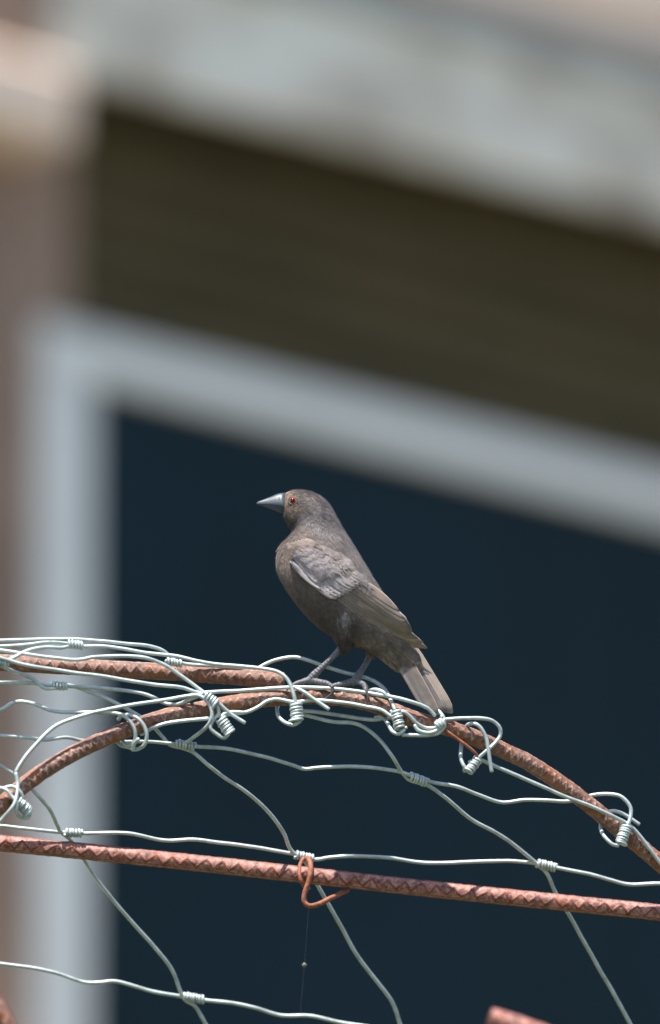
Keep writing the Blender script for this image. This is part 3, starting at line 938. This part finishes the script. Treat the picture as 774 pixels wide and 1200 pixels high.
def make_feather(name, base, tip, hw, layer, col, parent, side, shape='point', material='flight', bend=0.0, depth=wing_depth, rows=12, cols_=6, roll=0.8, camber=0.7, sink=0.0):
    base, tip = Vector(base), Vector(tip)
    d = tip - base; L_ = d.length; d = d / L_; n_ = Vector((d.y, -d.x))
    T_ = feather_verts(rows, cols_, shape)
    V, UVs, cl = [], [], []
    rnd = random.random() * 20
    for (x, y, wf) in T_:
        q = base + d * (L_ * y) + n_ * (hw * wf * x + bend * 4 * y * (1 - y))
        dd = depth(q.x, q.y) + layer * (1 - sink * (1 - min(1.0, y * 1.25))) + roll * (-x) * 0.8 * (1 if wf > 0.3 else wf) + camber * (1 - x * x) + 0.5 * (y - 0.5)
        V.append(Pb(q.x, q.y, dd * side)); UVs.append((x * 0.5 + 0.5, y))
        cl.append((col[0], col[1], col[2], rnd))
    me = mesh(V, grid_faces(rows, cols_)); add_uv(me, UVs); set_col(me, cl)
    ob = link(name, me, M[material], None)
    md = ob.modifiers.new('thickness', 'SOLIDIFY'); md.thickness = 0.00012
    ob.parent = parent; ob.matrix_parent_inverse = Matrix.Translation(-bird.location)
    return ob
def jit(c_, a=0.12):
    k = random.uniform(1 - a, 1 + a); return (c_[0] * k, c_[1] * k, c_[2] * k)
scap = (0.185, 0.158, 0.146)
def mix3(a, b, f): return tuple(x + (y - x) * f for x, y in zip(a, b))
def wing(side):
    random.seed(5)
    W = bpy.data.objects.new('wing', None); C.objects.link(W); W.parent = bird
    brown = (0.150, 0.118, 0.098); lav = (0.310, 0.272, 0.282); tan_ = (0.25, 0.19, 0.145)
    # primaries: long, stacked along the lower edge
    prim = [((388, 694), (501, 759.5), 5.6), ((386, 692), (496, 753), 5.4), ((386, 690), (490, 748), 5.0), ((387, 688), (485.5, 744.5), 4.6), ((389, 686), (480, 739.5), 4.8), ((391, 685), (474, 734), 5.0)]
    for i, (b_, t_, h_) in enumerate(prim):
        make_feather('primary_feather', b_, t_, h_, -1.4 + 0.6 * i, jit(tan_ if i < 2 else brown, 0.08), W, side, 'blunt', bend=-5.5 + 0.7 * i, camber=0.4)
    # secondaries and tertials: broad, covering the back half
    sec = [((392, 687), (483, 742), 4.6), ((395, 685), (483, 739.5), 4.8), ((398, 683), (482.5, 737), 5.0), ((402, 681.5), (481, 734), 5.2), ((406, 679), (478.5, 730.5), 5.4), ((409, 676.5), (475, 725.5), 5.4), ((412, 674), (468, 716), 5.0)]
    for i, (b_, t_, h_) in enumerate(sec):
        make_feather('secondary_feather', b_, t_, h_, 1.2 + 0.20 * i, jit(brown, 0.16), W, side, 'point' if i > 4 else 'blunt', bend=-1.0 + 0.35 * i, camber=0.3, roll=0.45)
    # greater coverts: one broad overlapping row
    n_ = 9
    for i in range(n_):
        f = i / (n_ - 1)
        b_ = (360 + 30 * f, 668 - 13 * f); t_ = (396 + 32 * f + random.uniform(-1.5, 1.5), 702 - 19 * f)
        make_feather('greater_covert', b_, t_, 6.6, 2.7 + 0.12 * i, jit(mix3(lav, scap, max(0, f - 0.55) * 1.3), 0.13), W, side, 'round', 'covert', rows=9, cols_=4, bend=-1.5, roll=0.2, camber=0.2, sink=0.5)
    # median coverts
    n_ = 8
    for i in range(n_):
        f = i / (n_ - 1)
        b_ = (345 + 36 * f, 652 - 6 * f); t_ = (376 + 32 * f + random.uniform(-2, 2), 684 - 20 * f + random.uniform(-1, 1))
        make_feather('median_covert', b_, t_, 6.6, 3.3 + 0.08 * i, jit(mix3(lav, scap, max(0, f - 0.45) * 1.5), 0.13), W, side, 'round', 'covert', rows=8, cols_=4, roll=0.15, camber=0.2, sink=0.75)
    # lesser coverts: soft small scales over the shoulder, their roots sunk in the body plumage
    for r_ in range(5):
        for i in range(6):
            f = (i + 0.5 * (r_ % 2) + random.uniform(-.15, .15)) / 6
            bx, by = 340 + 7.0 * (4 - r_) + 24 * f, 642 + 6.0 * (4 - r_) - 6 * f
            lay = 3.9 - 1.2 * (r_ / 4) + 0.04 * i
            lc = [a_ + (b2 - a_) * min(1, max(0, f * 1.1 - 0.1 + 0.12 * r_)) * 0.6 for a_, b2 in zip(lav, (0.165, 0.138, 0.125))]
            make_feather('lesser_covert', (bx - 3, by - 5), (bx + 11 + random.uniform(-1, 2), by + 10 + random.uniform(-1, 2)), 5.2, lay, jit(lc, 0.10), W, side, 'round', 'covert', rows=6, cols_=4, roll=0.12, camber=0.15, sink=0.25 + 0.15 * r_)
    # scapulars: overlap the upper edge onto the back
    for i in range(9):
        f = i / 8
        b_ = (368 + 40 * f, 637 + 35 * f); t_ = (391 + 44 * f + random.uniform(-2, 2), 661 + 35 * f)
        make_feather('scapular_feather', b_, t_, 6.0, 3.4 - 0.08 * i, jit(scap, 0.14), W, side, 'round', 'covert', rows=8, cols_=4, roll=0.1, camber=0.15, sink=0.6)
    make_feather('alula_feather', (341, 657), (376, 691), 3.4, 2.6, jit(lav, 0.1), W, side, 'point', 'covert', bend=-1.5)
    make_feather('alula_feather', (343, 663), (388, 698), 3.0, 1.8, jit(brown, 0.1), W, side, 'point', 'flight', bend=-1.5)
    return W
W1 = wing(1)
wing(-1)
# soft barbs that blur the covert edges
cv, cf, cc, cg = [], [], [], []
for ob in W1.children:
    if 'lesser' in ob.name or 'median' in ob.name or 'scapular' in ob.name or 'greater' in ob.name:
        o = len(cv)
        cv += [v_.co.copy() for v_ in ob.data.vertices]
        cols_ = ob.data.color_attributes['col'].data[0].color[:3]
        for p in ob.data.polygons:
            cf.append(tuple(i + o for i in p.vertices)); cc.append(cols_); cg.append('greater' in ob.name or 'median' in ob.name)
cb = BVHTree.FromPolygons(cv, cf)
random.seed(77)
V, Fc, cols = [], [], []
for q in range(9000):
    px, py = random.uniform(333, 448), random.uniform(624, 708)
    a = P(px, py, -0.3); b_ = P(px, py, 0.0)
    hit, nrm, idx, dist = cb.ray_cast(a, (b_ - a).normalized(), 0.6)
    if hit is None or (cg[idx] and random.random() > 0.06): continue
    if nrm.y > 0: nrm = -nrm
    ang = random.gauss(0, 0.22)
    dx, dy = wd.x * math.cos(ang) - wd.y * math.sin(ang), wd.x * math.sin(ang) + wd.y * math.cos(ang)
    f = (P(px + dx, py + dy, hit.y) - P(px, py, hit.y)).normalized()
    f = (f - nrm * f.dot(nrm)).normalized()
    sd_ = nrm.cross(f)
    Ls = random.uniform(3.5, 7.5) * PXM; wv = random.uniform(0.22, 0.42) * PXM
    b0 = hit + nrm * 0.00012
    tip = b0 + f * Ls + nrm * (Ls * random.uniform(0.0, 0.07))
    kk = random.uniform(0.85, 1.2) * (1 + 0.35 * noise.noise(hit * 160))
    c0 = [c_ * kk for c_ in cc[idx]]
    for sg in (1, -1):
        o = len(V)
        for v_ in (b0 - sd_ * wv, b0 + sd_ * wv, tip): V.append(Vector((v_.x, v_.y * sg, v_.z)))
        Fc.append((o, o + 1, o + 2)); cols += [(*c0, 1)] * 3
edge_line = [(331, 650), (335, 641), (342, 633), (355, 630), (372, 634), (386, 643), (402, 655), (418, 668), (434, 681)]
for q in range(2600):
    e_ = random.random() * (len(edge_line) - 1.001); i = int(e_); f_ = e_ - i
    px = edge_line[i][0] + (edge_line[i + 1][0] - edge_line[i][0]) * f_ + random.gauss(0, 3.0)
    py = edge_line[i][1] + (edge_line[i + 1][1] - edge_line[i][1]) * f_ + random.gauss(0, 3.0)
    a = P(px, py, -0.3); b_ = P(px, py, 0.0); dr = (b_ - a).normalized()
    h1 = cb.ray_cast(a, dr, 0.6); h2 = bvh.ray_cast(a, dr, 0.6)
    hs = [h for h in (h1, h2) if h[0] is not None and h[0].y < -0.003]
    if not hs: continue
    hit, nrm, idx, dist = min(hs, key=lambda h: h[0].y)
    if nrm.y > 0: nrm = -nrm
    ang = random.gauss(0.15, 0.25)
    dx, dy = wd.x * math.cos(ang) - wd.y * math.sin(ang), wd.x * math.sin(ang) + wd.y * math.cos(ang)
    f = (P(px + dx, py + dy, hit.y) - P(px, py, hit.y)).normalized()
    f = (f - nrm * f.dot(nrm)).normalized(); sd_ = nrm.cross(f)
    Ls = random.uniform(6, 12) * PXM; wv = random.uniform(0.5, 1.0) * PXM
    b0 = hit + nrm * 0.0002
    md_ = b0 + f * (Ls * 0.5) + nrm * (Ls * 0.05); tip = b0 + f * Ls + nrm * (Ls * 0.02)
    bc = body_col(hit) * random.uniform(0.9, 1.25)
    for sg in (1, -1):
        o = len(V)
        for v_ in (b0 - sd_ * wv * 0.6, b0 + sd_ * wv * 0.6, md_ + sd_ * wv, tip, md_ - sd_ * wv): V.append(Vector((v_.x, v_.y * sg, v_.z)))
        Fc.append((o, o + 1, o + 2, o + 4)); Fc.append((o + 4, o + 2, o + 3)); cols += [(bc.x, bc.y, bc.z, 1)] * 5
me = mesh(V, Fc); set_col(me, cols)
o = link('covert_barbs', me, M['down'], bird); o['kind'] = 'stuff'

# ---- tail: a keeled fan of twelve feathers seen from its left side ------------
random.seed(9)
tailE = bpy.data.objects.new('tail', None); C.objects.link(tailE); tailE.parent = bird
tb = Vector((463, 748)); tdir = Vector((524, 836)) - tb; tl = tdir.length; tdir /= tl
tn = Vector((tdir.y, -tdir.x))
for i in range(12):
    near = i < 6
    f = (i if near else i - 6) / 5.0
    if near:                                   # near half: pale broad strip
        t_ = Vector((499, 829)).lerp(Vector((514, 838)), f); b_ = Vector((452, 748)).lerp(Vector((461, 742)), f)
        lay = 5.0 - 0.5 * (5 - i) - 2.2 * f
        colr = (0.21, 0.165, 0.133) if i == 0 else (0.128, 0.114, 0.112) if i < 4 else (0.16, 0.130, 0.110)
    else:                                      # far half, folded behind the keel
        t_ = Vector((520, 835)).lerp(Vector((530.5, 836)), f); b_ = Vector((461, 738)).lerp(Vector((468, 733)), f)
        lay = -3.5 - 0.45 * (i - 6)
        colr = (0.120, 0.102, 0.098) if i < 9 else (0.165, 0.135, 0.118)
    def dpt(px, py):
        q = (Vector((px, py)) - tb).dot(tdir) / tl
        return 5 - 3 * q
    make_feather('tail_feather', b_, t_, 5.0 if near else 6.0, lay, jit(colr, 0.08), tailE, 1, 'blunt', 'flight', bend=0.0, depth=dpt, rows=14, cols_=6, roll=0.5, camber=0.6)

# ---- beak ----------------------------------------------------------------
def beak_part(name, sect, mt, upper):
    V, Fc = [], []
    S_ = 24
    for (x, ye, yc, hw) in sect:            # ye: culmen or gonys, yc: line where the mandibles meet
        hh = abs(ye - yc); sg = -1 if upper else 1
        for k in range(S_):
            a = 2 * math.pi * k / S_
            ca = math.cos(a)
            y = yc + sg * (hh * abs(ca) ** 0.9 if ca > 0 else -min(0.7, hh * 0.2) * abs(ca))
            V.append(Pb(x, y, hw * math.sin(a) * (1 - 0.12 * max(0, ca)) * (1.0 if upper else 0.88)))
    n_ = len(sect)
    for i in range(n_ - 1):
        for k in range(S_):
            a = i * S_ + k; b_ = i * S_ + (k + 1) % S_
            Fc.append((a, b_, b_ + S_, a + S_))
    Fc.append(tuple(reversed(range(S_)))); Fc.append(tuple((n_ - 1) * S_ + k for k in range(S_)))
    return link(name, merge([(V, Fc)]), mt, bird)
ub = beak_part('upper_beak', [(301.0, 589.0, 590.3, 0.4), (303, 587.6, 590.4, 1.3), (307, 586.2, 590.6, 2.4), (312, 584.2, 590.8, 3.6), (318, 581.8, 591.2, 5.1), (324, 579.2, 592.2, 7.0), (329, 577.8, 593.8, 8.4), (335, 577.4, 596, 9.4)], M['beak'], True)
beak_part('lower_beak', [(302.6, 591.4, 590.5, 0.7), (307, 592.6, 590.7, 2.2), (312, 594.3, 590.9, 3.4), (318, 596.5, 591.3, 4.8), (324, 598.6, 592.3, 6.4), (329, 600.9, 593.9, 8.2), (335, 601.6, 596, 9.0)], M['beak'], False)
# ---- eyes
def ball(cx, cy, d, r, flat=1.0, seg=20, nrm=None):
    me = bpy.data.meshes.new('mesh'); bm = bmesh.new()
    bmesh.ops.create_uvsphere(bm, u_segments=seg, v_segments=seg // 2 + 2, radius=r * PXM)
    c0 = Pb(cx, cy, d)
    rot = (nrm or Vector((0, -1, 0))).to_track_quat('Z', 'Y').to_matrix().to_4x4()
    bmesh.ops.scale(bm, vec=(1, 1, flat), verts=bm.verts)
    bmesh.ops.transform(bm, matrix=Matrix.Translation(c0) @ rot, verts=bm.verts)
    bm.to_mesh(me); bm.free()
    return me
def head_depth(px, py):
    a = P(px, py, -0.3); b_ = P(px, py, 0.0)
    hit, nrm, idx, dist = bvh.ray_cast(a, (b_ - a).normalized(), 0.6)
    return -hit.y / PXM, nrm
hd, hn = head_depth(344, 587.5)
for s_ in (1, -1):
    nr = Vector((hn.x * 0.6, hn.y * s_, hn.z * 0.6)).normalized()
    ec = Pb(344, 587.6, s_ * (hd - 1.8))
    def eball(off, r, flat):
        me = bpy.data.meshes.new('mesh'); bm = bmesh.new()
        bmesh.ops.create_uvsphere(bm, u_segments=24, v_segments=14, radius=r * PXM)
        bmesh.ops.scale(bm, vec=(1, 1, flat), verts=bm.verts)
        bmesh.ops.transform(bm, matrix=Matrix.Translation(ec + nr * (off * PXM)) @ nr.to_track_quat('Z', 'Y').to_matrix().to_4x4(), verts=bm.verts)
        bm.to_mesh(me); bm.free()
        return me
    ey = link('eye', eball(0, 5.2, 0.95), M['iris'], bird)
    pu = link('pupil', eball(4.0, 2.9, 0.5), M['pupil'], None)
    pu.parent = ey
    pts = []
    uu = nr.cross(Vector((0, 0, 1))).normalized(); vv = nr.cross(uu)
    for k in range(33):
        a = 2 * math.pi * k / 32
        pts.append(ec + nr * (2.3 * PXM) + (uu * math.cos(a) * 5.3 + vv * math.sin(a) * 4.7) * PXM)
    lid = link('eyelid', tube_mesh([pts], 1.15 * PXM, 8), M['lid'], None)
    lid.parent = ey
    nst = link('nostril', ball(327.2, 583.2, s_ * 7.0, 0.8, 0.5, 12), M['pupil'], None)
    nst.parent = ub

# ---- legs and feet -----------------------------------------------------------
def leg(shank, toes, claws):
    parts_ = []
    def tube(pts):
        path = crom([Pb(x, y, d) for x, y, d, r in pts], 0.0009)
        rr = [r * 1.1 for *_, r in pts]
        def rad(q):
            k = q * (len(rr) - 1); i = min(len(rr) - 2, int(k)); return (rr[i] + (rr[i + 1] - rr[i]) * (k - i)) * PXM * (1 + 0.10 * math.sin(q * len(path) * 0.0009 / 0.0022 * 6.283))
        return tube_data(path, rad, 12)
    parts_.append(tube(shank))
    for t_ in toes: parts_.append(tube(t_))
    me = remesh(merge(parts_), 0.00036, 1)
    # scutes: rings of raised scale along the shank
    l_ = link('leg', me, M['leg'], bird)
    for c_ in claws:
        path = crom([Pb(x, y, d) for x, y, d, r in c_], 0.0006)
        rr = [r for *_, r in c_]
        def rad(q, rr=rr):
            k = q * (len(rr) - 1); i = min(len(rr) - 2, int(k)); return (rr[i] + (rr[i + 1] - rr[i]) * (k - i)) * PXM
        k_ = link('claw', tube_mesh([path], rad, 8), M['claw'], None)
        k_.parent = l_
    return l_
leg([(402, 753, 14, 4.2), (399, 760, 14, 3.5), (390, 770, 12, 3.1), (380, 780, 10, 3.0), (371, 788.5, 8, 3.3), (364, 796, 6, 4.4), (361, 799, 6, 4.2)],
    [[(363, 797, 6, 4.0), (355, 799, 9, 3.0), (348, 801, 11, 2.7), (342.5, 803.5, 12, 2.2)],
     [(364, 797, 6, 4.0), (374, 799, 10, 3.2), (384, 801, 13, 2.9), (390, 805, 15, 2.5)],
     [(363, 797, 5, 4.0), (372, 799, 2, 3.0), (380, 801, -2, 2.6), (386, 804, -5, 2.2)],
     [(362, 797, 5, 3.8), (354, 799, 0, 2.8), (348, 803, -4, 2.4)]],
    [[(390, 805, 15, 2.3), (390, 811, 15.5, 1.7), (384, 817, 15, 1.1), (377, 819.5, 14, 0.4)], [(342.5, 803.5, 12, 2.0), (338, 806.5, 12.5, 1.3), (336, 811, 12, 0.4)],
     [(386, 804, -5, 2.0), (390, 808, -7, 1.2), (391, 813, -7, 0.4)], [(348, 803, -4, 2.1), (343, 807, -7, 1.2), (342, 812, -8, 0.4)]])
leg([(435.5, 763, -13, 4.2), (433, 770, -12, 3.4), (427, 781, -9, 3.0), (421, 790, -5, 3.2), (416, 797, -2, 4.2), (413, 800, -1, 4.2)],
    [[(415, 798, -2, 3.9), (405, 800.5, 3, 3.0), (396, 802.5, 7, 2.8), (389, 804, 9, 2.4)],
     [(415, 798, -1, 4.0), (421, 799, 5, 3.2), (427, 803, 11, 2.9), (429.5, 810, 14.5, 2.4)],
     [(415, 798, -3, 3.8), (424, 800, -6, 3.0), (431, 806, -9, 2.4)],
     [(414, 799, -3, 3.8), (405, 802, -6, 2.8), (398, 805, -9, 2.4)]],
    [[(429.5, 810, 14.5, 2.2), (431.5, 816, 16, 1.6), (431, 822, 16, 1.0), (429, 827, 15, 0.35)], [(389, 804, 9, 2.2), (384, 806.5, 11, 1.4), (380, 811, 12, 0.4)],
     [(431, 806, -9, 2.1), (434, 811, -11, 1.2), (434, 816, -12, 0.4)], [(398, 805, -9, 2.1), (394, 809, -11, 1.2), (393, 814, -12, 0.4)]])

# ------------------------------------------------------------------ spider thread with a caught seed
A_, S_, B_ = P(362, 1064, 0.072), P(357, 1131, 0.12), P(352, 1190, g_y(1190))
tag(link('spider_thread', tube_mesh([[A_.lerp(S_, i / 8) for i in range(8)] + [S_.lerp(B_, i / 8) for i in range(9)]], 0.00003, 5), simple('spider silk', (0.5, 0.52, 0.55), 0.4, 50, 0.1)),
    'hair-thin spider thread hanging from the rusty wire tie to the lowest mesh wire', 'thread')
bm = bmesh.new(); bmesh.ops.create_icosphere(bm, subdivisions=3, radius=2.6 * PXM)
for v_ in bm.verts:
    v_.co *= 1 + 0.5 * noise.noise(v_.co * 1500)
    v_.co += S_
me = bpy.data.meshes.new('mesh'); bm.to_mesh(me); bm.free()
tag(link('seed', me, simple('pale seed fluff', (0.16, 0.15, 0.13), 0.9, 900, 0.4)), 'tiny pale seed caught on the spider thread below the rusty wire tie', 'seed')
